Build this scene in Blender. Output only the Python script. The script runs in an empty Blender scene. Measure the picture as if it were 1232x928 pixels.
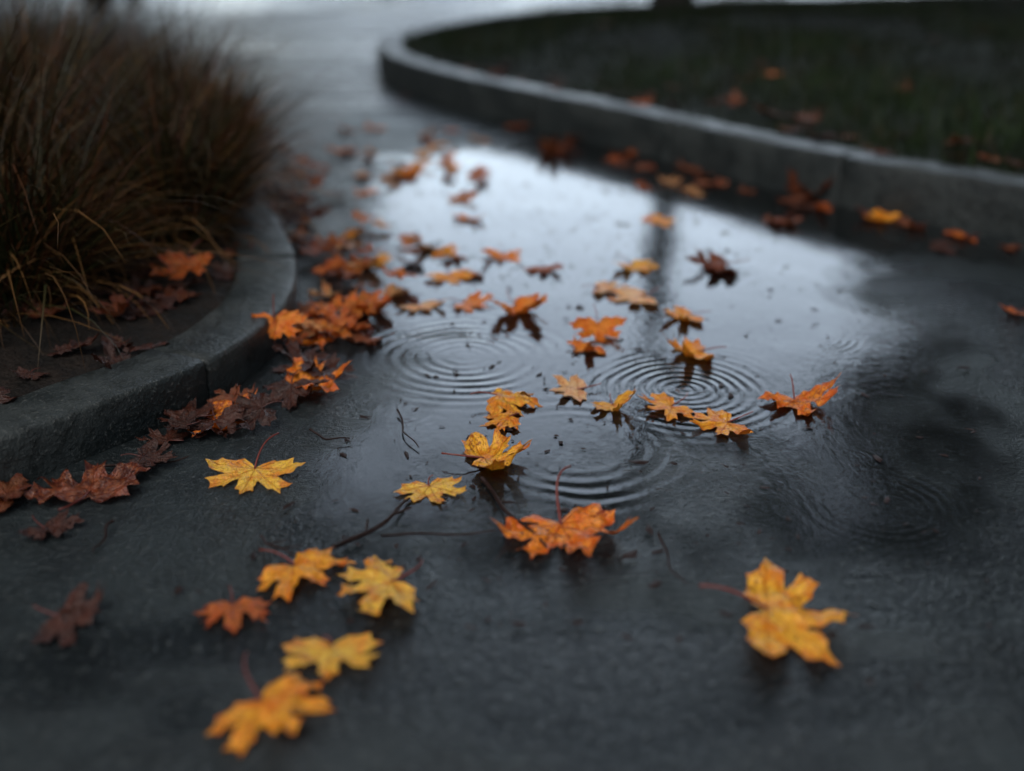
import bpy, math, random
import numpy as np
from mathutils import Vector, noise
random.seed(5); rng=np.random.default_rng(5)
scene=bpy.context.scene
PI=math.pi
# ------------------------------------------------------------------ helpers
def link(o,parent=None):
    scene.collection.objects.link(o)
    if parent: o.parent=parent
    return o
def np_mesh(name,verts,faces,mat=None,smooth=True,attrs=None,parent=None):
    me=bpy.data.meshes.new(name)
    verts=np.asarray(verts,dtype=np.float32); 
    if isinstance(faces,np.ndarray):
        n,k=faces.shape
        me.vertices.add(len(verts)); me.vertices.foreach_set('co',verts.ravel())
        me.loops.add(n*k); me.loops.foreach_set('vertex_index',faces.ravel().astype(np.int32))
        me.polygons.add(n); me.polygons.foreach_set('loop_start',np.arange(0,n*k,k,dtype=np.int32))
        me.update(calc_edges=True)
    else:
        me.from_pydata([tuple(v) for v in verts],[],faces); me.update()
    if smooth: me.polygons.foreach_set('use_smooth',np.ones(len(me.polygons),dtype=bool))
    if attrs:
        for an,(typ,data) in attrs.items():
            a=me.attributes.new(an,typ,'POINT')
            data=np.asarray(data,dtype=np.float32)
            if typ=='FLOAT_COLOR': a.data.foreach_set('color',data.ravel())
            elif typ=='FLOAT_VECTOR': a.data.foreach_set('vector',data.ravel())
            else: a.data.foreach_set('value',data.ravel())
    me.validate()
    if mat: me.materials.append(mat)
    return link(bpy.data.objects.new(name,me),parent)
class NT:
    def __init__(s,name):
        s.m=bpy.data.materials.new(name); s.m.use_nodes=True; s.t=s.m.node_tree; s.t.nodes.clear()
        s.out=s.n('ShaderNodeOutputMaterial')
    def n(s,typ,**kw):
        nd=s.t.nodes.new(typ)
        for k,v in kw.items(): setattr(nd,k,v)
        return nd
    def put(s,sock,v):
        if isinstance(v,bpy.types.NodeSocket): s.t.links.new(v,sock)
        elif v is not None: sock.default_value=v
    def math(s,op,a,b=None,c=None,clamp=False):
        nd=s.n('ShaderNodeMath',operation=op); nd.use_clamp=clamp
        s.put(nd.inputs[0],a); s.put(nd.inputs[1],b); s.put(nd.inputs[2],c); return nd.outputs[0]
    def noise(s,vec,scale,detail=4,rough=.55,dist=0.0):
        nd=s.n('ShaderNodeTexNoise'); s.put(nd.inputs['Vector'],vec); nd.inputs['Scale'].default_value=scale
        nd.inputs['Detail'].default_value=detail; nd.inputs['Roughness'].default_value=rough; nd.inputs['Distortion'].default_value=dist
        return nd.outputs['Fac']
    def map(s,v,a,b,c,d,smooth=True):
        nd=s.n('ShaderNodeMapRange'); nd.interpolation_type='SMOOTHSTEP' if smooth else 'LINEAR'
        s.put(nd.inputs[0],v)
        for i,x in enumerate((a,b,c,d)): s.put(nd.inputs[i+1],x)
        return nd.outputs[0]
    def mix(s,f,a,b,mode='MIX'):
        nd=s.n('ShaderNodeMix',data_type='RGBA',blend_type=mode)
        s.put(nd.inputs[0],f)
        s.put(nd.inputs[6],a if isinstance(a,bpy.types.NodeSocket) else (*a,1)); s.put(nd.inputs[7],b if isinstance(b,bpy.types.NodeSocket) else (*b,1))
        return nd.outputs[2]
    def vscale(s,vec,sc,loc=(0,0,0)):
        nd=s.n('ShaderNodeMapping'); s.put(nd.inputs[0],vec); nd.inputs['Scale'].default_value=sc; nd.inputs['Location'].default_value=loc; return nd.outputs[0]
    def bump(s,h,dist=1.0,strength=1.0,normal=None):
        nd=s.n('ShaderNodeBump'); s.put(nd.inputs['Height'],h); nd.inputs['Distance'].default_value=dist; nd.inputs['Strength'].default_value=strength
        if normal: s.put(nd.inputs['Normal'],normal)
        return nd.outputs[0]
    def bsdf(s,**kw):
        nd=s.n('ShaderNodeBsdfPrincipled')
        for k,v in kw.items():
            k=k.replace('_',' ')
            if isinstance(v,tuple) and len(v)==3: v=(*v,1)
            s.put(nd.inputs[k],v)
        return nd.outputs[0]
    def at(s,n,o='Fac'):
        a=s.n('ShaderNodeAttribute'); a.attribute_name=n; return a.outputs[o]
    def done(s,sh): s.t.links.new(sh,s.out.inputs[0]); return s.m
    def pos(s): return s.n('ShaderNodeNewGeometry').outputs['Position']
    def obj(s): return s.n('ShaderNodeTexCoord').outputs['Object']
LAT=np.random.default_rng(77).random((256,256))
def vnoise(X,Y):
    xi=np.floor(X).astype(int); yi=np.floor(Y).astype(int); fx=X-xi; fy=Y-yi
    fx=fx*fx*fx*(fx*(fx*6-15)+10); fy=fy*fy*fy*(fy*(fy*6-15)+10)
    a=LAT[xi%256,yi%256];b=LAT[(xi+1)%256,yi%256];c=LAT[xi%256,(yi+1)%256];d=LAT[(xi+1)%256,(yi+1)%256]
    return (a*(1-fx)+b*fx)*(1-fy)+(c*(1-fx)+d*fx)*fy
def fbm(X,Y,o=4,g=.5):
    s=0;A=1;T_=0
    for i in range(o):
        s=s+A*vnoise(X+17.3*i,Y+9.1*i); T_+=A; A*=g; X=X*2.03;Y=Y*2.03
    return s/T_
def sstep(v,a,b):
    t=np.clip((v-a)/(b-a),0,1); return t*t*(3-2*t)
def puddle_f(X,Y):
    d=np.hypot((X-.29)/.76,(Y-2.80)/1.62)+(fbm(X*3.2,Y*2.2,4,.55)-.5)*1.0+(fbm(X*22,Y*14,2)-.5)*.12
    m=sstep(d,1.16,.80)
    return np.maximum(m,.9*sstep(np.hypot((X-.52),(Y-1.29)*1.0)+(fbm(X*8,Y*8,3)-.5)*.16,.24,.08))
def wet_f(X,Y):
    return np.maximum(sstep(fbm(X*1.6+5,Y*3.1+2,4,.55)+(fbm(X*12,Y*9,3)-.5)*.10,.42,.60),puddle_f(X,Y))
def ripple_f(X,Y):
    wob=(vnoise(X*7,Y*7)-.5)*.018+(vnoise(X*19,Y*19)-.5)*.005
    h=0
    for cx,cy,r0,w,lam,A,th,k in [(0.31,1.70,.085,.080,.0175,.00066,2.0,.35),(-0.09,1.86,.12,.085,.024,.00090,3.1,.80),(0.53,1.29,.085,.026,.0135,.00040,-.6,.85),(.10,1.48,.15,.050,.027,.00036,-.6,.75),(.62,1.95,.05,.03,.014,.00022,0,.3),(-.20,1.62,.05,.03,.015,.00020,2.5,.5),(.05,2.35,.07,.04,.02,.0004,1,.4)]:
        r=np.hypot(X-cx,Y-cy)+wob; a=np.arctan2(Y-cy,X-cx)
        g=(1-k)+k*(.5+.5*np.cos(a-th)); g=g*(.45+.9*sstep(vnoise(X*11+cx*40,Y*11),.25,.65))
        h=h+g*A*np.sin(2*PI*r/(lam*(1+.25*r/r0*.3)))*np.exp(-((r-r0)/w)**2)
    return h
# ------------------------------------------------------------------ materials
def mat_path():
    T=NT('wet_concrete'); p=T.pos(); mk=T.at('pud'); wet=T.at('wet')
    mid=T.noise(p,9,3,.65); grit=T.noise(p,85,3,.88)
    col=T.mix(wet,(.023,.030,.032),(.009,.012,.0135))
    col=T.mix(T.map(mid,.35,.7,0,.7),col,(.007,.0095,.0105))
    col=T.mix(T.map(grit,.55,.68,0,.7),col,(.085,.095,.094))
    col=T.mix(T.math('MULTIPLY',mk,.5),col,(.007,.0095,.0105))
    rough=T.map(wet,0,1,.36,.17,False)
    h=T.math('MULTIPLY',grit,.0066)
    h=T.math('MULTIPLY',h,T.map(wet,0,1,1.0,.42,False))
    h=T.math('ADD',h,T.math('MULTIPLY',mid,.0026))
    b=T.bump(h,1.0,.9)
    return T.done(T.bsdf(Base_Color=col,Roughness=rough,IOR=1.36,Specular_IOR_Level=T.map(mk,0,1,.5,.10,False),Normal=b))
def mat_water():
    T=NT('puddle_water'); p=T.pos(); mk=T.at('pud')
    nrm=T.bump(T.math('MULTIPLY',T.noise(T.vscale(p,(1,.5,0)),70,2,.6),.00042),1.0,1.0)
    fr=T.n('ShaderNodeFresnel'); fr.inputs[0].default_value=1.45; T.put(fr.inputs[1],nrm)
    gl=T.n('ShaderNodeBsdfGlossy'); gl.inputs['Roughness'].default_value=.11; gl.inputs['Color'].default_value=(1,1,1,1); T.put(gl.inputs['Normal'],nrm)
    tr=T.n('ShaderNodeBsdfTransparent'); tr.inputs[0].default_value=(.97,.98,.98,1)
    mx=T.n('ShaderNodeMixShader'); T.put(mx.inputs[0],T.math('MULTIPLY',fr.outputs[0],mk)); T.put(mx.inputs[1],tr.outputs[0]); T.put(mx.inputs[2],gl.outputs[0])
    return T.done(mx.outputs[0])
def mat_curb():
    T=NT('curb_concrete'); p=T.pos()
    a=T.noise(p,6,3,.65); f=T.noise(p,150,3,.8); g=T.noise(p,40,3,.7)
    col=T.mix(T.map(a,.3,.7,0,1),(.014,.019,.020),(.038,.045,.044))
    col=T.mix(T.map(g,.45,.7,0,.8),col,(.010,.013,.012))
    col=T.mix(T.map(f,.55,.68,0,.7),col,(.115,.122,.114))
    h=T.math('ADD',T.math('MULTIPLY',f,.0035),T.math('MULTIPLY',g,.006))
    return T.done(T.bsdf(Base_Color=col,Roughness=T.map(a,.35,.65,.28,.5),IOR=1.36,Normal=T.bump(h,1,.9)))
def mat_soil(name,c1,c2):
    T=NT(name); p=T.pos(); a=T.noise(p,14,3,.7); b=T.noise(p,70,2,.7)
    col=T.mix(T.map(a,.35,.7,0,1),c1,c2)
    return T.done(T.bsdf(Base_Color=col,Roughness=.75,Specular_IOR_Level=.2,Normal=T.bump(T.math('ADD',T.math('MULTIPLY',a,.02),T.math('MULTIPLY',b,.008)),1,1)))
def mat_asphalt():
    T=NT('wet_asphalt'); p=T.pos(); a=T.noise(p,.8,3,.6); b=T.noise(p,120,1,.6)
    col=T.mix(a,(.018,.023,.026),(.04,.045,.049))
    return T.done(T.bsdf(Base_Color=col,Roughness=T.map(a,.35,.6,.35,.12),Normal=T.bump(T.math('MULTIPLY',b,.0008),1,.6)))
def mat_leaf():
    T=NT('maple_leaf_surface')
    tint=T.at('tint','Color'); vein=T.at('vein'); edge=T.at('edge'); age=T.at('age'); lc=T.at('lco','Vector')
    n1=T.noise(lc,3.0,3,.65); n2=T.noise(lc,14,3,.7); n3=T.noise(lc,45,1,.6)
    dark=T.mix(1.0,tint,(.46,.20,.14),'MULTIPLY')
    hi=T.mix(1.0,tint,(1.0,1.30,1.6),'MULTIPLY')
    red=T.mix(1.0,tint,(.86,.66,.60),'MULTIPLY')
    col=T.mix(T.map(n1,.36,.58,0,1),red,hi)
    col=T.mix(T.math('MULTIPLY',T.map(T.math('ADD',edge,T.math('MULTIPLY',T.math('SUBTRACT',n2,.5),1.5)),.66,1.18,0,1),T.map(age,0,1,.5,1,False)),col,dark)
    thr=T.map(age,0,1,.62,.42,False)
    blot=T.map(T.math('SUBTRACT',T.math('ADD',T.math('MULTIPLY',n1,.5),T.math('MULTIPLY',n2,.5)),thr),0,.10,0,.9)
    col=T.mix(blot,col,T.mix(1.0,tint,(.25,.10,.08),'MULTIPLY'))
    col=T.mix(T.map(n3,.58,.68,0,.6),col,T.mix(1.0,tint,(.12,.08,.2),'MULTIPLY'))
    col=T.mix(T.math('MULTIPLY',vein,.6),col,T.mix(1.0,tint,(.60,.34,.24),'MULTIPLY'))
    h=T.math('ADD',T.math('MULTIPLY',n2,.0032),T.math('MULTIPLY',T.math('SUBTRACT',1,vein),.0018))
    nb=T.bump(h,1,1.0)
    pb=T.bsdf(Base_Color=col,Roughness=T.map(n2,.3,.7,.20,.5),Specular_IOR_Level=.55,Normal=nb)
    tl=T.n('ShaderNodeBsdfTranslucent'); T.put(tl.inputs[0],T.mix(1.0,col,(1,.75,.45),'MULTIPLY')); T.put(tl.inputs[1],nb)
    mx=T.n('ShaderNodeMixShader'); mx.inputs[0].default_value=.2; T.put(mx.inputs[1],pb); T.put(mx.inputs[2],tl.outputs[0])
    return T.done(mx.outputs[0])
def mat_blade(name,spec=.4):
    T=NT(name)
    return T.done(T.bsdf(Base_Color=T.at('tint','Color'),Roughness=.5,Specular_IOR_Level=spec))
def mat_bark():
    T=NT('bark'); p=T.obj(); a=T.noise(T.vscale(p,(1,1,.25)),22,3,.7)
    return T.done(T.bsdf(Base_Color=T.mix(a,(.014,.012,.010),(.05,.042,.035)),Roughness=.8,Normal=T.bump(a,.02,1)))
def mat_twig():
    T=NT('wet_twig'); p=T.pos(); a=T.noise(p,60,2,.6)
    return T.done(T.bsdf(Base_Color=T.mix(a,(.010,.007,.007),(.035,.018,.015)),Roughness=.5,Specular_IOR_Level=.12,Normal=T.bump(a,.001,1)))
M_path,M_water,M_curb=mat_path(),mat_water(),mat_curb()
M_soil=mat_soil('bed_soil',(.006,.005,.004),(.016,.011,.008)); M_turf=mat_soil('turf',(.003,.006,.002),(.008,.014,.005)); M_field=mat_soil('far_ground',(.010,.014,.007),(.022,.028,.014))
M_asph=mat_asphalt(); M_leaf=mat_leaf(); M_blade=mat_blade('grass_blade',.2); M_bark=mat_bark(); M_twig=mat_twig(); M_fol=mat_blade('tree_foliage',.05)
# ------------------------------------------------------------------ ground sheets
def grid(name,xs,ys,z,mat,zf=None,attr=None,smooth=False):
    nx,ny=len(xs),len(ys); X,Y=np.meshgrid(xs,ys); Z=np.full(X.shape,float(z))
    if zf is not None: Z=Z+zf(X,Y)
    v=np.stack([X.ravel(),Y.ravel(),Z.ravel()],1)
    i=np.arange(nx*ny).reshape(ny,nx); f=np.stack([i[:-1,:-1],i[:-1,1:],i[1:,1:],i[1:,:-1]],-1).reshape(-1,4)
    return np_mesh(name,v,f,mat,smooth,{k:('FLOAT',fn(X,Y).ravel()) for k,fn in (attr or {}).items()})
A_=np.arange
grid('ground',np.linspace(-400,400,9),np.linspace(-400,400,9),-.016,M_field)
grid('road',np.linspace(-60,60,9),np.linspace(7.5,24,5),-.008,M_asph)
grid('path',np.concatenate([A_(-9,-1.6,.2),A_(-1.6,2.2,.02),A_(2.2,9.01,.2)]),np.concatenate([A_(-5,.4,.2),A_(.4,6,.02),A_(6,12.01,.06)]),0,M_path,None,{'pud':puddle_f,'wet':wet_f},True)
grid('puddle',A_(-.75,1.40,.004),np.concatenate([A_(1.0,2.15,.004),A_(2.15,4.9,.014)]),.003,M_water,lambda X,Y:ripple_f(X,Y)+.0011*(fbm(X*9,Y*6,2)-.5),{'pud':puddle_f},True)
# ------------------------------------------------------------------ curves / curbs
def smooth_poly(pts,closed=True,step=.04):
    pts=[Vector((*p,0)) for p in pts]; n=len(pts); out=[]
    for i in range(n):
        p0,p1,p2,p3=pts[(i-1)%n],pts[i],pts[(i+1)%n],pts[(i+2)%n]
        k=max(2,int((p2-p1).length/step))
        for j in range(k):
            t=j/k
            out.append(.5*((2*p1)+(-p0+p2)*t+(2*p0-5*p1+4*p2-p3)*t*t+(-p0+3*p1-3*p2+p3)*t**3))
    return np.array([[q.x,q.y] for q in out])
Lp=[(-1.9,.35),(-1.35,.78),(-.98,1.10),(-.75,1.33),(-.65,1.45),(-.54,1.60),(-.48,1.76),(-.45,2.0),(-.49,2.27),(-.60,2.61),(-.72,2.91),(-.88,3.33),(-1.05,3.81),(-1.41,4.99),(-1.95,6.06),(-2.73,6.89),(-3.77,7.39),(-5.5,7.4),(-6.5,6),(-6.5,2),(-5.5,.3),(-3.4,-.1)]
Rp=[(7.5,12.8),(3.32,11.47),(1.45,10.44),(.47,9.67),(-.3,8.63),(-.63,7.78),(-.79,7.03),(-.79,6.33),(-.62,5.72),(-.3,5.05),(.08,4.43),(.45,3.89),(.77,3.37),(1.05,2.98),(1.35,2.65),(1.51,2.3),(1.75,1.6),(2.1,.6),(2.9,-.6),(5,-1.5),(8,-1),(9.5,3),(9.5,9)]
Lc=smooth_poly(Lp); Rc=smooth_poly(Rp)
def area(c): return .5*np.sum(c[:,0]*np.roll(c[:,1],-1)-np.roll(c[:,0],-1)*c[:,1])
def normals_in(c):
    t=np.roll(c,-1,0)-np.roll(c,1,0); t/=np.linalg.norm(t,axis=1)[:,None]
    n=np.stack([-t[:,1],t[:,0]],1)
    return n if area(c)>0 else -n
def inside(c,X,Y):
    r=np.zeros(X.shape,bool); x,y=c[:,0],c[:,1]; x2,y2=np.roll(x,-1),np.roll(y,-1)
    for a,b,c2,d in zip(x,y,x2,y2):
        if b==d: continue
        cond=((b>Y)!=(d>Y)); 
        r^=cond&(X<(c2-a)*(Y-b)/(d-b)+a)
    return r
def curb(name,c,height,width,seglen):
    nin=normals_in(c); s=np.concatenate([[0],np.cumsum(np.linalg.norm(np.diff(c,axis=0),axis=1))])
    b=.012
    prof=[(0.004,-.03),(0.002,height*.5),(0,height-b),(b*.3,height-b*.3),(b,height),(width*.5,height+.001),(width-b,height),(width-b*.3,height-b*.3),(width,height-b),(width,-.03)]
    V=[];Fc=[];k=len(prof); segs=int(s[-1]//seglen); seglen=s[-1]/segs
    for q in range(segs):
        a0,a1=q*seglen+.0025,(q+1)*seglen-.0025
        ss=np.concatenate([[a0,a0+.004],s[(s>a0+.012)&(s<a1-.012)],[a1-.004,a1]])
        dz=random.uniform(-.0015,.0015); dn=random.uniform(-.0015,.0015)
        base=len(V)
        for si,sv in enumerate(ss):
            x=np.interp(sv,s,c[:,0]);y=np.interp(sv,s,c[:,1]);nx=np.interp(sv,s,nin[:,0]);ny=np.interp(sv,s,nin[:,1])
            sh=.003 if si in(0,len(ss)-1) else 0
            for (o,z) in prof:
                oo=o+dn+ (sh if o<width/2 else -sh)
                wob=noise.noise(Vector((x*9,y*9,z*9)))*.0026+noise.noise(Vector((x*30,y*30,z*30)))*.0018
                V.append((x+nx*(oo+wob),y+ny*(oo+wob),z+(dz-sh+wob if z>0 else 0)))
        for i in range(len(ss)-1):
            for j in range(k-1):
                A=base+i*k+j; Fc.append((A,A+1,A+k+1,A+k))
        Fc.append(tuple(base+j for j in range(k))[::-1]); Fc.append(tuple(base+(len(ss)-1)*k+j for j in range(k)))
    o=np_mesh(name,V,Fc,M_curb,True)
    me=o.data
    import bmesh
    bm=bmesh.new(); bm.from_mesh(me); bmesh.ops.recalc_face_normals(bm,faces=bm.faces); bm.to_mesh(me); bm.free()
    try: me.set_sharp_from_angle(angle=math.radians(50))
    except Exception: pass
    return o
curb('concrete_curb',Lc,.085,.13,.62)
curb('concrete_curb',Rc,.15,.14,.75)
def infill(name,c,z,mat,step,rise,rough):
    nin=normals_in(c); ci=c+nin*.06
    x0,y0=ci.min(0)-step; x1,y1=ci.max(0)+step
    xs=np.arange(x0,x1,step); ys=np.arange(y0,y1,step); X,Y=np.meshgrid(xs,ys); ins=inside(ci,X,Y)
    sub=ci[::12]; D=np.full(X.shape,9.0)
    for a in sub: D=np.minimum(D,np.hypot(X-a[0],Y-a[1]))
    Z=z+rise*(1-np.exp(-np.maximum(D-.1,0)/1.2))+rough*(np.sin(X*7.3+Y*3)+np.sin(Y*9.1-X*4))*np.minimum(D,.5)
    Z+=rng.normal(0,rough*.6,X.shape)*np.clip(D*3,0,1)
    nx=len(xs); idx=np.arange(X.size).reshape(X.shape)
    f=np.stack([idx[:-1,:-1],idx[:-1,1:],idx[1:,1:],idx[1:,:-1]],-1).reshape(-1,4)
    k=ins.ravel()[f].all(1); f=f[k]
    np_mesh(name,np.stack([X.ravel(),Y.ravel(),Z.ravel()],1),f,mat,True)
    def hz(x,y):
        i=int(np.clip((x-x0)/step,0,nx-1)); j=int(np.clip((y-y0)/step,0,len(ys)-1)); return float(Z[j,i])
    return hz,ci
bed_z,Lin=infill('planting_bed',Lc,.068,M_soil,.04,.05,.004)
lawn_z,Rin=infill('lawn',Rc,.132,M_turf,.05,.14,.004)
# ------------------------------------------------------------------ grass
def ribbons(name,roots,dirs,L,W,lean,droop,tint,nseg,mat,twist=.0,tipmix=.7):
    N=len(L); t=np.linspace(0,1,nseg+1)
    ang=lean[:,None]+droop[:,None]*t[None,:]**1.6
    dx=np.sin(ang);dz=np.cos(ang); step=(L/nseg)[:,None]
    rx=np.concatenate([np.zeros((N,1)),np.cumsum(dx[:,:-1]*step,1)],1); rz=np.concatenate([np.zeros((N,1)),np.cumsum(dz[:,:-1]*step,1)],1)
    az=dirs[:,None]+twist*t[None,:]*rng.normal(0,1,(N,1))
    cx=roots[:,0:1]+rx*np.cos(az); cy=roots[:,1:2]+rx*np.sin(az); cz=roots[:,2:3]+rz
    cz=np.maximum(cz,.012+0*cz)
    face=dirs+PI/2+rng.normal(0,.6,N)
    w=(W[:,None]*(1-t[None,:]**1.5)*.5+.0002)
    ox=np.cos(face)[:,None]*w; oy=np.sin(face)[:,None]*w
    A=np.stack([cx-ox,cy-oy,cz],-1);B=np.stack([cx+ox,cy+oy,cz],-1)
    V=np.stack([A,B],2).reshape(-1,3)
    b=(np.arange(N)*(nseg+1)*2)[:,None]+ (np.arange(nseg)*2)[None,:]
    f=np.stack([b,b+1,b+3,b+2],-1).reshape(-1,4)
    col=np.repeat(tint[:,None,:],(nseg+1)*2,1).astype(float)
    tt=np.repeat(t,2)[None,:,None]
    tip=np.array([.060,.028,.010,1])
    mixf=np.clip(tt*1.3-.55,0,tipmix)
    col=col*(1-mixf)+tip*mixf; col[...,3]=1
    np_mesh(name,V,f,mat,True,{'tint':('FLOAT_COLOR',col.reshape(-1,4))})
clumps=[(-.84,2.50,.38),(-.90,2.86,.40),(-1.0,3.2,.40),(-1.02,2.02,.38),(-1.22,2.35,.50),(-1.28,2.85,.52),(-1.16,3.6,.42),(-1.6,3.4,.46),(-1.7,2.6,.52),(-1.45,1.95,.44),(-1.55,4.2,.38),(-1.95,4.0,.40),(-2.2,3.1,.46),(-2.15,5.0,.32),(-2.7,4.2,.34),(-1.95,2.05,.46),(-2.5,2.4,.44)]
for ci_,(cx,cy,hh) in enumerate(clumps):
    N=1050
    r=np.abs(rng.normal(0,.11,N)); a=rng.uniform(0,2*PI,N)
    rx_=r*np.cos(a); rx_=np.minimum(rx_,.09)
    roots=np.stack([cx+rx_,cy+r*np.sin(a),np.full(N,bed_z(cx,cy)-.01)],1)
    dirs=a+rng.normal(0,.8,N)
    Ls=hh*rng.uniform(.5,1.5,N)*np.where(rng.random(N)<.08,1.25,1); Ws=rng.uniform(.0025,.0068,N)
    lean=np.abs(rng.normal(.2,.34,N))+r*1.5; droop=rng.uniform(.1,2.2,N)
    if ci_<4:
        q=rng.random(N)<.28; dirs[q]=rng.normal(-.1,.6,q.sum()); lean[q]=rng.uniform(.4,.95,q.sum()); droop[q]=rng.uniform(.5,1.3,q.sum()); Ls[q]=rng.uniform(.26,.46,q.sum())
    dead=rng.random(N)<.30
    lean[dead]+=rng.uniform(.1,.7,dead.sum()); droop[dead]+=.4
    g1,g2=np.array([.006,.011,.004,1]),np.array([.028,.032,.009,1]); u=rng.random((N,1)); tint=g1*(1-u)+g2*u
    rd=rng.random(N)<.28; tint[rd]=np.array([.080,.022,.007,1])*rng.uniform(.3,1.2,(rd.sum(),1))
    tint[dead]=np.array([.30,.15,.048,1])*(rng.uniform(.1,1.1,(dead.sum(),1))**2.2); tint[:,3]=1
    ribbons('ornamental_grass',roots,dirs,Ls,Ws,lean,droop,tint,7,M_blade,.35,.55)
N=110000
x=np.concatenate([rng.uniform(-.8,4.2,int(N*.75)),rng.uniform(-.8,9.4,N-int(N*.75))]); y=np.concatenate([rng.uniform(2.4,9.5,int(N*.75)),rng.uniform(-1.3,12.5,N-int(N*.75))])
nin=normals_in(Rc); k=inside(Rc+nin*.15,x,y); x,y=x[k],y[k]; n=len(x)
z=np.array([lawn_z(a,b) for a,b in zip(x,y)])-.004
u=rng.random((n,1)); tint=np.array([.004,.011,.0025,1])*(1-u)+np.array([.013,.027,.006,1])*u
pt=fbm(x*1.5,y*1.5,3)*2.6-.3; br=rng.random(n)<.10; tint[br]=np.array([.030,.020,.009,1]); tint[:,:3]*=np.clip(pt,.2,2)[:,None]; tint[:,3]=1
ribbons('lawn_grass',np.stack([x,y,z],1),rng.uniform(0,2*PI,n),rng.uniform(.025,.07,n)*np.clip(pt,.6,1.4),rng.uniform(.003,.006,n),rng.uniform(0,.6,n),rng.uniform(.2,1.2,n),tint,2,M_blade,0,.04)
# ------------------------------------------------------------------ maple leaves
HALF=[(0,1.0),(.04,.90),(.07,.84),(.20,.80),(.175,.66),(.19,.54),(.205,.42),(.33,.50),(.43,.62),(.51,.60),(.70,.72),(.68,.54),(.82,.46),(.68,.37),(.50,.235),(.64,.20),(.78,.18),(.93,-.02),(.72,-.09),(.68,-.23),(.48,-.22),(.30,-.30),(.12,-.18),(0,-.04)]
VEINS=[(PI/2,1.0),(PI/2-.80,.98),(PI/2+.80,.98),(-.03,.9),(PI+.03,.9),(-.55,.5),(PI+.55,.5)]
def seg_d(px,py,ax,ay,bx,by):
    vx,vy=bx-ax,by-ay; t=np.clip(((px-ax)*vx+(py-ay)*vy)/(vx*vx+vy*vy),0,1)
    return np.hypot(px-ax-t*vx,py-ay-t*vy)
VS=[]
for a,l in VEINS:
    VS.append((0,0,l*math.cos(a),l*math.sin(a),.011))
    if l>.6:
        for q in (.28,.45,.62):
            for sg in(-1,1):
                x0,y0=q*l*math.cos(a),q*l*math.sin(a); a2=a+sg*.72; l2=.34*(1.1-q)
                VS.append((x0,y0,x0+l2*math.cos(a2),y0+l2*math.sin(a2),.007))
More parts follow.
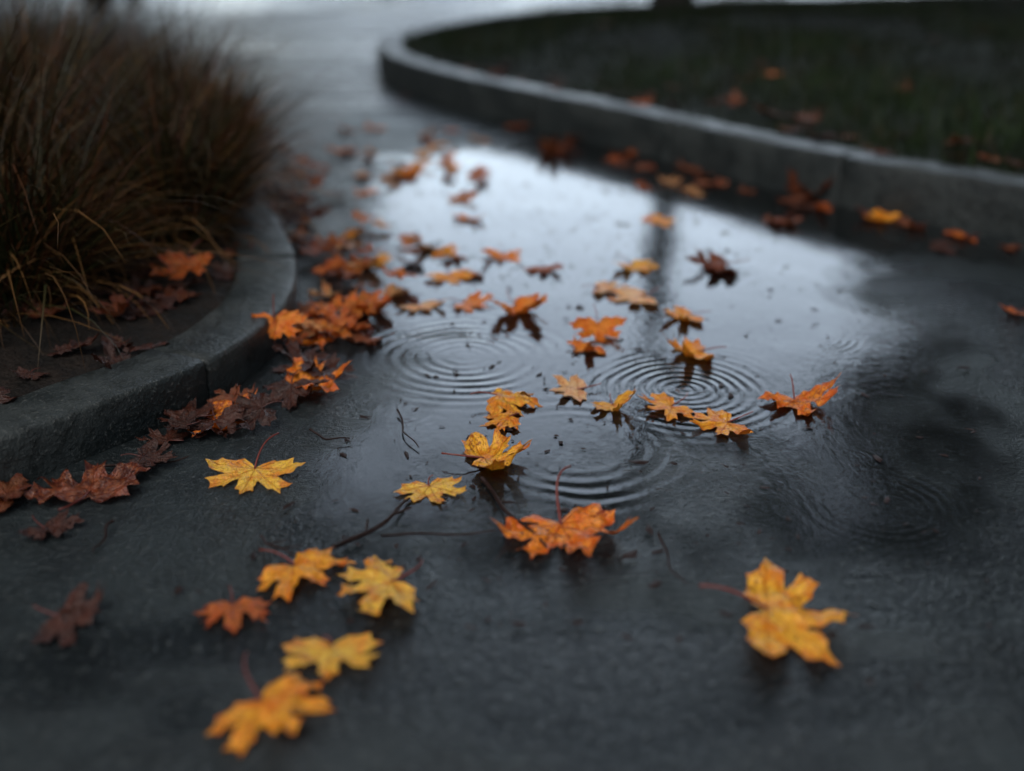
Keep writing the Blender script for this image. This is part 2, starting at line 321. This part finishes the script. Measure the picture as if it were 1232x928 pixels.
def leaf_geo(size,seed,res=(180,12),cup=.25,curl=.35,crumple=.05,fold=0.,stem_len=.8,stem_dir=PI*1.5,stem_up=.15,tilt=(0,0)):
    r=random.Random(seed); na,nr=res
    lob=[r.uniform(.86,1.14) for _ in range(5)]
    pts=[]
    full=[(x,y) for x,y in HALF]+[(-x,y) for x,y in HALF[-2:0:-1]]
    for x,y in full:
        a=math.atan2(y,x); w=sum(math.exp(-((math.atan2(math.sin(a-b[0]),math.cos(a-b[0])))/.4)**2)*(lob[i]-1) for i,b in enumerate(VEINS[:5]))
        k=1+w+r.uniform(-.05,.05); a+=r.uniform(-.03,.03) if abs(x)>.01 else 0
        rr=math.hypot(x,y)*k; pts.append((rr*math.cos(a),rr*math.sin(a)))
    P=np.array(pts+[pts[0]]); s=np.concatenate([[0],np.cumsum(np.hypot(*np.diff(P,axis=0).T))])
    per=np.maximum(1,np.round(np.diff(s)/s[-1]*na).astype(int)); O=[]
    for i,k in enumerate(per):
        for j in range(k):
            t=j/k; q=P[i]*(1-t)+P[i+1]*t; bow=-.018*math.sin(PI*t)*min(1,(s[i+1]-s[i])*6)+r.uniform(-.006,.006); q=q*(1+bow/ max(.2,np.hypot(*q))); O.append(q)
    O=np.array(O); na=len(O)
    fr=(np.arange(1,nr+1)/nr)**.9
    XY=np.concatenate([[[0,0]],(O[None]*fr[:,None,None]).reshape(-1,2)])
    X,Y=XY[:,0],XY[:,1]; Rr=np.hypot(X,Y); A=np.arctan2(Y,X)
    edge=np.concatenate([[0],np.repeat(fr,na)])
    vein=np.zeros(len(X))
    for ax,ay,bx,by,w in VS: vein=np.maximum(vein,np.clip(1.25-seg_d(X,Y,ax,ay,bx,by)/w*.7,0,1)*(.6 if w<.01 else 1))
    Z=cup*Rr**2*.5
    for i,(va,_) in enumerate(VEINS[:5]):
        d=np.arctan2(np.sin(A-va),np.cos(A-va)); c=curl*r.uniform(-.6,1.5)
        wgt=np.exp(-(d/.45)**2); Z+=c*np.maximum(Rr-.35,0)**2*wgt*1.2
        Z+=-.22*abs(curl)*Rr*np.exp(-(d/.10)**2)*.5
    Z+=fold*np.abs(X)
    off=r.uniform(0,90)
    nz=np.array([noise.noise(Vector((x*2.3+off,y*2.3,off)))*1.0+noise.noise(Vector((x*6+off,y*6,off)))*.5 for x,y in zip(X,Y)])
    Z+=1.45*crumple*nz*(.4+Rr)
    V=np.stack([X,Y,Z],1)*size
    lco=np.stack([X+off,Y,Z],1)
    idx=1+np.arange(nr*na).reshape(nr,na); nx=np.roll(idx,-1,1)
    F=[(0,int(a),int(b)) for a,b in zip(idx[0],nx[0])]
    for k in range(nr-1):
        F+= [(int(a),int(c),int(d),int(b)) for a,b,c,d in zip(idx[k],nx[k],idx[k+1],nx[k+1])]
    nb=len(V)
    ns=9; rad=.021*size; SV=[];bend=r.uniform(-.5,.5)
    for i in range(ns+1):
        t=i/ns; ang=stem_dir+bend*t*t; l=stem_len*size*t
        c=np.array([math.cos(ang)*l,math.sin(ang)*l,(stem_up*math.sin(t*PI*.55)+.01)*size*stem_len])
        tx,ty=-math.sin(ang),math.cos(ang); rr=rad*(1-.35*t+(.6*max(0,t-.9)*10)*.5)
        for q in range(6):
            p=q/6*2*PI; SV.append(c+np.array([tx*math.cos(p)*rr,ty*math.cos(p)*rr,math.sin(p)*rr]))
    for i in range(ns):
        for q in range(6):
            a=nb+i*6+q; b=nb+i*6+(q+1)%6; F.append((a,b,b+6,a+6))
    F.append(tuple(nb+ns*6+q for q in range(6)))
    V=np.concatenate([V,SV]); m=len(SV)
    return V,F,np.concatenate([vein,np.zeros(m)]),np.concatenate([edge,np.zeros(m)]),np.concatenate([lco,np.zeros((m,3))]),nb
COL={'y':(1.0,.40,.024),'by':(1.0,.47,.045),'yo':(1.0,.34,.018),'o':(.93,.24,.016),'ro':(.62,.135,.018),'br':(.28,.080,.028),'db':(.10,.032,.017),'pk':(.95,.44,.15)}
def rot(V,tx,ty,az):
    cx,sx=math.cos(tx),math.sin(tx); cy,sy=math.cos(ty),math.sin(ty); ca,sa=math.cos(az),math.sin(az)
    Rx=np.array([[1,0,0],[0,cx,-sx],[0,sx,cx]]);Ry=np.array([[cy,0,sy],[0,1,0],[-sy,0,cy]]);Rz=np.array([[ca,-sa,0],[sa,ca,0],[0,0,1]])
    return V@(Rz@Ry@Rx).T
def leaf_obj(name,x,y,w,stem_az,col,age,seed,z0=0.004,tx=0,ty=0,sink=.0,sl=.75,**kw):
    size=w/1.62
    V,F,vein,edge,lco,nb=leaf_geo(size,seed,stem_len=sl,**kw)
    V=rot(V,math.radians(tx),math.radians(ty),math.radians(stem_az)+PI/2)
    V[:,2]-=np.percentile(V[:nb,2],6+sink*40); 
    V[:,2]=np.where(V[:,2]<0,V[:,2]*.05,V[:,2])
    tint=np.tile(np.array([*COL[col],1.0]),(len(V),1)); tint[nb:,:3]=(.22,.036,.022)
    o=np_mesh(name,V,F,M_leaf,True,{'tint':('FLOAT_COLOR',tint),'vein':('FLOAT',vein),'edge':('FLOAT',edge),'lco':('FLOAT_VECTOR',lco),'age':('FLOAT',np.full(len(V),age))})
    o.location=(x,y,z0); return o
HERO=[(-.388,1.388,.126,84,'by',.08,dict(cup=.15,curl=.25,tx=-10,stem_up=.25,sl=.9)),
(-.121,1.339,.090,110,'by',.08,dict(cup=.15,curl=.25,tx=-10,sl=.4)),
(-.043,1.418,.140,195,'y',.40,dict(cup=.3,curl=.4,crumple=.12,ty=-9)),
(-.020,1.640,.112,170,'y',.5,dict(cup=-.4,curl=-.4,crumple=.12)),
(-.005,1.565,.075,20,'yo',.35,dict(cup=-.4,curl=-.5,crumple=.1,sl=.4)),
(.067,1.228,.158,108,'o',.60,dict(cup=.2,curl=.4,crumple=.12,stem_up=.75,sl=.7,tx=-6)),
(.305,1.030,.166,168,'y',.35,dict(cup=-.1,curl=.25,crumple=.09,stem_up=.3,sl=.8)),
(-.150,1.090,.126,25,'by',.25,dict(cup=-.1,curl=.3,crumple=.09,sl=.7,ty=4,tx=3)),
(-.279,1.130,.114,140,'yo',.3,dict(cup=-.15,curl=-.35,crumple=.11,sl=.8,tx=5)),
(-.206,.966,.106,95,'by',.10,dict(cup=.1,curl=.25,crumple=.06,sl=.3,tx=3)),
(-.262,.868,.118,128,'yo',.3,dict(cup=-.1,curl=-.25,crumple=.10,sl=1.1,tx=5)),
(-.337,1.044,.080,105,'ro',.5,dict(cup=-.2,curl=-.4,crumple=.12,sl=.7,tx=5)),
(-.533,1.018,.088,170,'db',.7,dict(cup=.2,curl=.5,crumple=.14)),
(-.610,1.312,.150,-80,'br',.85,dict(cup=.2,curl=.4,crumple=.14)),
(-.501,1.565,.130,170,'o',.75,dict(cup=.2,curl=.4,crumple=.14)),
(-.376,1.704,.135,200,'o',.5,dict(cup=.3,curl=.35,crumple=.13,fold=.2)),
(.175,1.631,.078,100,'y',.1,dict(cup=.2,curl=.5,fold=.4,ty=14)),
(.275,1.625,.105,30,'yo',.15,dict(cup=.2,curl=.3,crumple=.07)),
(.358,1.559,.115,20,'yo',.2,dict(cup=.15,curl=.3,crumple=.07)),
(.492,1.650,.118,95,'o',.6,dict(cup=.6,curl=.8,crumple=.14,stem_up=.9,sl=.5)),
(.362,1.875,.118,10,'yo',.2,dict(cup=.3,curl=.55,crumple=.1)),
(.117,1.695,.095,0,'pk',.1,dict(cup=.1,curl=.2)),
(.174,1.985,.095,95,'o',.4,dict(cup=.5,curl=.6,tx=-45,crumple=.12)),
(.150,1.900,.085,40,'o',.4,dict(cup=.4,curl=.6,crumple=.12)),
(.007,2.127,.125,130,'o',.4,dict(cup=.5,curl=.7,crumple=.16,tx=-12)),
(.375,2.085,.105,20,'yo',.2,dict(cup=.3,curl=.5)),
(.293,2.445,.110,120,'y',.1,dict(cup=.4,curl=.4,tx=-10)),
(.429,2.883,.108,40,'yo',.2,dict(cup=.3,curl=.5,tx=-8)),
(.514,2.431,.150,10,'br',.8,dict(cup=.1,curl=.4,crumple=.12)),
(.287,2.211,.130,20,'pk',.1,dict(cup=.1,curl=.2)),
(.202,2.270,.095,170,'pk',.1,dict(cup=.1,curl=.2)),
(.152,3.892,.160,140,'br',.6,dict(cup=.9,curl=1.,crumple=.2)),
(-.023,2.537,.100,80,'o',.3,dict(cup=.5,curl=.7,tx=-12)),
(-.150,2.364,.108,110,'yo',.2,dict(cup=.3,curl=.4,tx=-8)),
(-.121,2.911,.090,60,'o',.3,dict(cup=.7,curl=.7)),
(-.348,2.479,.088,130,'y',.1,dict(cup=.4,curl=.5,tx=-15)),
(-.352,3.487,.130,20,'yo',.1,dict(cup=.4,curl=.6,tx=-12)),
(1.035,2.911,.130,140,'yo',.3,dict(cup=.7,curl=.7,tx=-15)),
(1.117,2.819,.100,10,'br',.5,dict(cup=.4,curl=.7)),
(1.211,2.709,.090,10,'ro',.4,dict(cup=.5,curl=.7)),
(.907,3.164,.155,120,'br',.7,dict(cup=.9,curl=.9,crumple=.2)),
(.758,2.864,.110,60,'br',.6,dict(cup=.4,curl=.8,crumple=.15)),
(-.400,1.938,.100,120,'o',.5,dict(cup=.4,curl=.5,crumple=.12)),
(-.327,2.138,.130,150,'ro',.5,dict(cup=.4,curl=.5,crumple=.12)),
(-.202,2.155,.095,120,'pk',.3,dict(cup=.2,curl=.4)),
(-.294,1.952,.090,60,'br',.4,dict(cup=.2,curl=.5,crumple=.12)),
(1.083,2.111,.060,20,'ro',.4,dict(cup=.5,curl=.5)),
(-.638,1.223,.075,150,'db',.8,dict(cup=.3,curl=.5,crumple=.15)),
(-.102,2.165,.095,150,'o',.4,dict(cup=.3,curl=.5)),
(-.452,1.862,.105,100,'o',.35,dict(cup=.3,curl=.6,tx=-58,z0=.05,crumple=.1)),
(-.691,2.137,.120,80,'ro',.5,dict(cup=.5,curl=.7,tx=-35,z0=.09,crumple=.15)),
(-.745,1.886,.085,30,'br',.6,dict(cup=.7,curl=.9,tx=-30,z0=.085,crumple=.15)),
]
for i,(x,y,w,sa,c,age,kw) in enumerate(HERO):
    res=(220,14) if y<2.0 else (110,8)
    leaf_obj('maple_leaf',x,y,w,sa,c,age,100+i,res=res,**kw)
protos=[leaf_geo(1.0,900+i,res=(70,5),cup=random.uniform(-.3,.5),curl=random.uniform(.2,.8),crumple=random.uniform(.08,.18),stem_len=.6) for i in range(14)]
def drift(name,items):
    VV=[];FF=[];vn=[];ed=[];lc=[];ti=[];ag=[];base=0
    for (x,y,z,w,c,age) in items:
        V,F,ve,e,l,nb=random.choice(protos); s=w/1.68
        V=rot(V*s,random.uniform(-.25,.25),random.uniform(-.25,.25),random.uniform(0,2*PI)); V[:,2]-=np.percentile(V[:,2],6); V[:,2]=np.maximum(V[:,2],V[:,2]*.05)
        V+=np.array([x,y,z]); VV.append(V); FF+=[tuple(q+base for q in f) for f in F]; base+=len(V)
        vn.append(ve);ed.append(e);lc.append(l+random.uniform(0,50)); k=random.uniform(.55,1.05); t=np.tile(np.array([*[q*k for q in COL[c]],1.]),(len(V),1)); t[nb:,:3]=(.12,.03,.02); ti.append(t); ag.append(np.full(len(V),age))
    return np_mesh(name,np.concatenate(VV),FF,M_leaf,True,{'tint':('FLOAT_COLOR',np.concatenate(ti)),'vein':('FLOAT',np.concatenate(vn)),'edge':('FLOAT',np.concatenate(ed)),'lco':('FLOAT_VECTOR',np.concatenate(lc)),'age':('FLOAT',np.concatenate(ag))})
items=[]
def pick(*cs): return random.choice(cs)
Lsel=Lc[(Lc[:,1]>1.3)&(Lc[:,1]<5.5)&(Lc[:,0]>-2)]
for _ in range(150):
    q=Lsel[random.randrange(len(Lsel))]
    if q[1]<1.95 and random.random()<.55: continue
    d=abs(random.gauss(0,.08))+.03
    if 2.2<q[1]<3.6: d*=1.6
    items.append((q[0]+d,q[1]+random.uniform(-.03,.03),.004+random.uniform(0,.02),random.uniform(.06,.11),pick('br','ro','o','br','ro','br','pk','o') if q[1]>1.9 else pick('db','br','db'),random.uniform(.3,.8)))
for _ in range(34):
    y=random.uniform(2.2,4.6); x=-.28+random.gauss(0,.16)-.03*(y-2)
    items.append((x,y,.004,random.uniform(.06,.11),pick('yo','o','ro','pk','br','o'),random.uniform(.1,.5)))
for _ in range(18):
    y=random.uniform(2.1,5.5); x=random.uniform(-.2,.6)
    items.append((x,y,.004,random.uniform(.06,.10),pick('ro','br','br','pk'),random.uniform(.3,.7)))
Rm=(Rc[:,1]>2.3)&(Rc[:,1]<5.5)&(Rc[:,0]<1.6); Rsel=Rc[Rm]; nR=normals_in(Rc)[Rm]
for _ in range(30):
    i=random.randrange(len(Rsel)); q=Rsel[i]; 
    if q[1]>4 and random.random()<.8: continue
    d=abs(random.gauss(0,.07))+.04
    items.append((q[0]-nR[i][0]*d,q[1]-nR[i][1]*d,.004,random.uniform(.06,.10),pick('br','ro','db','br'),random.uniform(.4,.8)))
drift('fallen_leaves',items)
items=[]
for _ in range(150):
    i=random.randrange(len(Lsel)); q=Lsel[i]; d=random.uniform(.0,.6)
    if d<.14 and q[1]<2.3: d+=.16
    x=q[0]-d; y=q[1]+random.uniform(-.1,.2)
    items.append((x,y,(.09 if d<.15 else bed_z(x,y)+.004),random.uniform(.06,.10),pick('db','br','db','db'),random.uniform(.5,.9)))
for _ in range(44):
    i=random.randrange(len(Rsel)); q=Rsel[i]; d=abs(random.gauss(0,.13))+.13
    x,y=q[0]+nR[i][0]*d,q[1]+nR[i][1]*d
    items.append((x,y,lawn_z(x,y)+.01,random.uniform(.06,.09),pick('br','db','br','db','db'),random.uniform(.4,.9)))
for _ in range(46):
    x,y=random.uniform(.5,6),random.uniform(3,10)
    if inside(Rc+normals_in(Rc)*.2,np.array([x]),np.array([y]))[0]: items.append((x,y,lawn_z(x,y)+.01,random.uniform(.06,.09),pick('br','br','db','db'),random.uniform(.4,.9)))
for x,y,c in [(.493,4.10,'ro'),(1.085,4.45,'o'),(.821,3.9,'br'),(1.48,4.0,'br'),(1.34,3.12,'br'),(.9,3.75,'br'),(1.0,3.6,'br')]:
    items.append((x,y,lawn_z(x,y)+.02,.10,c,.4))
drift('leaf_litter',items)
# ------------------------------------------------------------------ twigs and bits
def tube(V,F,pts,r0,r1,sides=6):
    b=len(V)
    for i,p in enumerate(pts):
        p=Vector(p); d=(Vector(pts[min(i+1,len(pts)-1)])-Vector(pts[max(i-1,0)])).normalized(); u=d.cross(Vector((0,0,1))); 
        if u.length<.05: u=Vector((1,0,0))
        u.normalize(); w=d.cross(u); r=r0+(r1-r0)*i/(len(pts)-1)
        for q in range(sides): a=q/sides*2*PI; V.append(tuple(p+u*math.cos(a)*r+w*math.sin(a)*r))
    for i in range(len(pts)-1):
        for q in range(sides): a=b+i*sides+q; c=b+i*sides+(q+1)%sides; F.append((a,c,c+sides,a+sides))
    F.append(tuple(b+q for q in range(sides))); F.append(tuple(b+(len(pts)-1)*sides+q for q in range(sides))[::-1])
def twig(a,b,r,bend=.01,z=.006,branch=True,lift=0):
    V,F=[],[]; n=12; a,b=Vector((*a,z)),Vector((*b,z+lift)); side=(b-a).cross(Vector((0,0,1))).normalized(); pts=[]
    ph=random.uniform(0,6)
    for i in range(n+1):
        t=i/n; pts.append(a.lerp(b,t)+side*(bend*math.sin(PI*t)+.0035*math.sin(9*t+ph))+Vector((0,0,.003*math.sin(t*7+ph)+.003)))
    tube(V,F,pts,r,r*.5)
    if branch:
        for k in (4,8):
            p=pts[k]; d=(b-a).normalized()*.022+side*random.choice((-1,1))*.016+Vector((0,0,.006)); tube(V,F,[p,p+d*.5,p+d],r*.6,r*.3)
    np_mesh('twig',V,F,M_twig,True)
twig((-.235,1.171),(-.145,1.30),.0040,.012)
twig((-.175,1.197),(-.02,1.205),.0021,-.004,branch=False)
twig((-.045,1.36),(.048,1.165),.0036,.006)
twig((-.192,1.598),(-.150,1.46),.0019,.006,branch=False)
twig((-.327,1.523),(-.261,1.487),.0021,.012,branch=False)
twig((-.547,1.235),(-.545,1.155),.0024,.003,branch=False)
twig((.20,1.20),(.215,1.08),.0020,.006,branch=False)
twig((-.62,1.40),(-.50,1.43),.0022,.01)
twig((-.34,1.20),(-.28,1.15),.0020,.006)
V,F=[],[]
for _ in range(850):
    y=random.uniform(.9,3.4); x=random.uniform(-.5,.95)*(.5+.25*y)
    if random.random()<.5: x=random.gauss(.15,.35)
    s=abs(random.gauss(0,.0020))+.0008; b=len(V); a0=random.uniform(0,6); n=random.choice((5,6,7)); ca=random.uniform(0,PI); st=random.uniform(1.1,3.2)
    for k in range(n):
        a=a0+k/n*2*PI; rr=s*random.uniform(.45,1.5); u_,v_=math.cos(a)*rr*st,math.sin(a)*rr; V.append((x+u_*math.cos(ca)-v_*math.sin(ca),y+u_*math.sin(ca)+v_*math.cos(ca),.0042+random.uniform(0,.0012)))
    V.append((x,y,.0045+s*.35)); F+= [(b+k,b+(k+1)%n,b+n) for k in range(n)]
np_mesh('leaf_debris',V,F,M_twig,False)
# ------------------------------------------------------------------ trees
def build_tree(seed,H_,trunk_h,r0,spread,ncards,card,jit=.34):
    r=random.Random(seed); V,F=[],[]; tips=[]
    def limb(p,d,l,rad,lev):
        pts=[p]; q=p.copy(); dd=d.copy(); n=6
        for i in range(n):
            dd=(dd+Vector((r.uniform(-1,1),r.uniform(-1,1),r.uniform(-.4,.7)))*.13).normalized(); q=q+dd*l/n; pts.append(q.copy())
        tube(V,F,pts,rad,rad*.45,6 if lev<2 else 4)
        if lev>=1: tips.extend([pts[3],pts[5],pts[6]])
        if lev<3:
            for k in range(4 if lev<2 else 3):
                i=r.randint(2,6); a=r.uniform(0,2*PI); side=Vector((math.cos(a),math.sin(a),r.uniform(-.1,.6)))
                limb(pts[i],(dd*.7+side*.8).normalized(),l*r.uniform(.5,.72),rad*.5,lev+1)
    pts=[Vector((0.02*math.sin(i*1.3)*i,.02*math.cos(i)*i,trunk_h*1.25*i/8-.1)) for i in range(9)]
    tube(V,F,pts,r0,r0*.62,12)
    tube(V,F,[Vector((0,0,-.1)),Vector((0,0,.08)),Vector((0,0,.35))],r0*1.45,r0*.98,12)
    for k in range(7):
        a=k*2.4+r.uniform(-.3,.3); i=5+ k%4
        limb(pts[i],Vector((math.cos(a),math.sin(a),r.uniform(.35,1.0))).normalized(),spread*r.uniform(.75,1.1),r0*.42,0)
    limb(pts[8],Vector((0,0,1)),H_-trunk_h*1.25,r0*.5,0)
    wood=(np.array([tuple(v) for v in V]),F)
    tp=np.array([tuple(t) for t in tips]); c=tp[rng.integers(0,len(tp),ncards)]+rng.normal(0,jit,(ncards,3))
    u=rng.normal(0,1,(ncards,3)); u/=np.linalg.norm(u,axis=1)[:,None]; w=np.cross(u,rng.normal(0,1,(ncards,3))); w/=np.linalg.norm(w,axis=1)[:,None]
    s=rng.uniform(.6,1.3,(ncards,1))*card
    Q=np.stack([c-u*s,c-w*s*.7,c+u*s,c+w*s*.7],1).reshape(-1,3); f=np.arange(ncards*4).reshape(-1,4)
    k=rng.random((ncards,1)); t=np.array([.030,.036,.012])*(1-k)+np.array([.11,.045,.013])*k; t=np.repeat(np.concatenate([t,np.ones((ncards,1))],1),4,0)
    return wood,(Q,f,t)
def mk_tree_mesh(wood,fol):
    a=np_mesh('tmp_w',wood[0],wood[1],M_bark,True); b=np_mesh('tmp_f',fol[0],fol[1],M_fol,False,{'tint':('FLOAT_COLOR',fol[2])})
    ma,mb=a.data,b.data; bpy.data.objects.remove(a); bpy.data.objects.remove(b); return ma,mb
big=mk_tree_mesh(*build_tree(3,11,4.8,.15,3.4,22000,.13))
bgs=[mk_tree_mesh(*build_tree(11,11,2.6,.2,3.4,14000,.14)),mk_tree_mesh(*build_tree(12,9,2.0,.18,3.0,13000,.14))]
def place(m,x,y,z,s,rz):
    e=bpy.data.objects.new('maple_tree',None); link(e); e.location=(x,y,z); e.scale=(s,)*3; e.rotation_euler=(0,0,rz)
    for nme,me in (('trunk_and_limbs',m[0]),('crown',m[1])): link(bpy.data.objects.new(nme,me),e)
place(big,1.29,8.9,lawn_z(1.29,8.9)-.02,1.0,.4)
place(big,-3.6,5.4,.09,.85,2.1)  # unseen tree added so its crown darkens reflections in the left foreground
place(big,3.9,5.7,.22,.95,4.6)  # off-frame tree added on the lawn to darken reflections at right
for i,(x,y,s) in enumerate([(-5.6,15,1.0),(-8.5,11,1.1),(-12,17,1.3),(-7.5,22,1.2),(10.0,13.5,1.0),(14,18,1.25),(15,10,1.2),(21,22,1.4),(-15,26,1.4),(-11,4,1.1),(12.5,3,1.1)]):
    place(bgs[i%2],x,y,-.016,s,i*1.7)
N=14000; a=rng.uniform(0,2*PI,N); R0=rng.uniform(62,75,N); hgt=(4.5+1.6*np.sin(a*9)+1.2*np.sin(a*23+1)+.8*np.sin(a*51))*np.sqrt(rng.random(N))
c=np.stack([R0*np.cos(a),R0*np.sin(a),hgt],1); u=rng.normal(0,1,(N,3)); u/=np.linalg.norm(u,axis=1)[:,None]; w=np.cross(u,rng.normal(0,1,(N,3))); w/=np.linalg.norm(w,axis=1)[:,None]; s=rng.uniform(.5,1.2,(N,1))
Q=np.stack([c-u*s,c-w*s,c+u*s,c+w*s],1).reshape(-1,3)
np_mesh('distant_trees',Q,np.arange(N*4).reshape(-1,4),M_fol,False,{'tint':('FLOAT_COLOR',np.tile([.03,.032,.018,1],(N*4,1)))})
# ------------------------------------------------------------------ light, sky, camera
EL,AZ=math.radians(58),math.radians(215)
w=bpy.data.worlds.new('World'); scene.world=w; w.use_nodes=True; nt=w.node_tree; nt.nodes.clear()
def wn(t,**k):
    n=nt.nodes.new(t)
    for a,b in k.items(): setattr(n,a,b)
    return n
sky=wn('ShaderNodeTexSky'); sky.sky_type='NISHITA'; sky.sun_disc=False; sky.sun_elevation=EL; sky.sun_rotation=AZ; sky.air_density=1.0; sky.dust_density=3.0; sky.ozone_density=2.0
hs=wn('ShaderNodeHueSaturation'); hs.inputs['Hue'].default_value=.488; hs.inputs['Saturation'].default_value=.52; nt.links.new(sky.outputs[0],hs.inputs['Color'])
# bright patch added low in the sky ahead, for the puddle to reflect
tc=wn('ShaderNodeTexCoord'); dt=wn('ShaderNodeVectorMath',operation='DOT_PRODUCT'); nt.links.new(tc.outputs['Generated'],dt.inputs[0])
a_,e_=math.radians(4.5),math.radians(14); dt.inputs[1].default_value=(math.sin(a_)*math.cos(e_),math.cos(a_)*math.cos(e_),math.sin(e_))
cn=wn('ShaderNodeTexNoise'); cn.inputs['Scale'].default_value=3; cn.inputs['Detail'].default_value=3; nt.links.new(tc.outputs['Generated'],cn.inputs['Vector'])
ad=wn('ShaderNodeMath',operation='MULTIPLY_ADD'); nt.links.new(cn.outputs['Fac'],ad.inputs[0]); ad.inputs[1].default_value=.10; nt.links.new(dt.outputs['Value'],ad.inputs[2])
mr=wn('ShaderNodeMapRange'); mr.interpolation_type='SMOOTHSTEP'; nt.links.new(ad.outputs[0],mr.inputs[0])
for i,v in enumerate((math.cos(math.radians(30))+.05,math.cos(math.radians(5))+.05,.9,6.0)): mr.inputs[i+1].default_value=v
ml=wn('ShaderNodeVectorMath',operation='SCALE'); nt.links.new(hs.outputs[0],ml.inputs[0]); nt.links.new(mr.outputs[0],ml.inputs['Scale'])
bg=wn('ShaderNodeBackground'); bg.inputs[1].default_value=.13; out=wn('ShaderNodeOutputWorld')
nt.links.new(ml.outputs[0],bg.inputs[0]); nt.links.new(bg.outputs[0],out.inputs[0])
sl=bpy.data.lights.new('sun','SUN'); sl.energy=1.2; sl.angle=math.radians(50); sl.color=(1,.96,.90); so=link(bpy.data.objects.new('sun',sl))
d=Vector((math.sin(AZ)*math.cos(EL),math.cos(AZ)*math.cos(EL),math.sin(EL))); so.rotation_euler=d.to_track_quat('Z','Y').to_euler(); so.location=(0,0,20)
cam=bpy.data.cameras.new('camera'); co=link(bpy.data.objects.new('camera',cam)); scene.camera=co
co.location=(0,0,.75); co.rotation_euler=(math.radians(90-23.5),0,0); cam.sensor_width=36; cam.lens=36*1250/1232; cam.clip_start=.02; cam.clip_end=1500
cam.dof.use_dof=True; cam.dof.focus_distance=1.64; cam.dof.aperture_fstop=1.1
scene.view_settings.view_transform='Standard'; scene.view_settings.look='None'; scene.view_settings.exposure=0
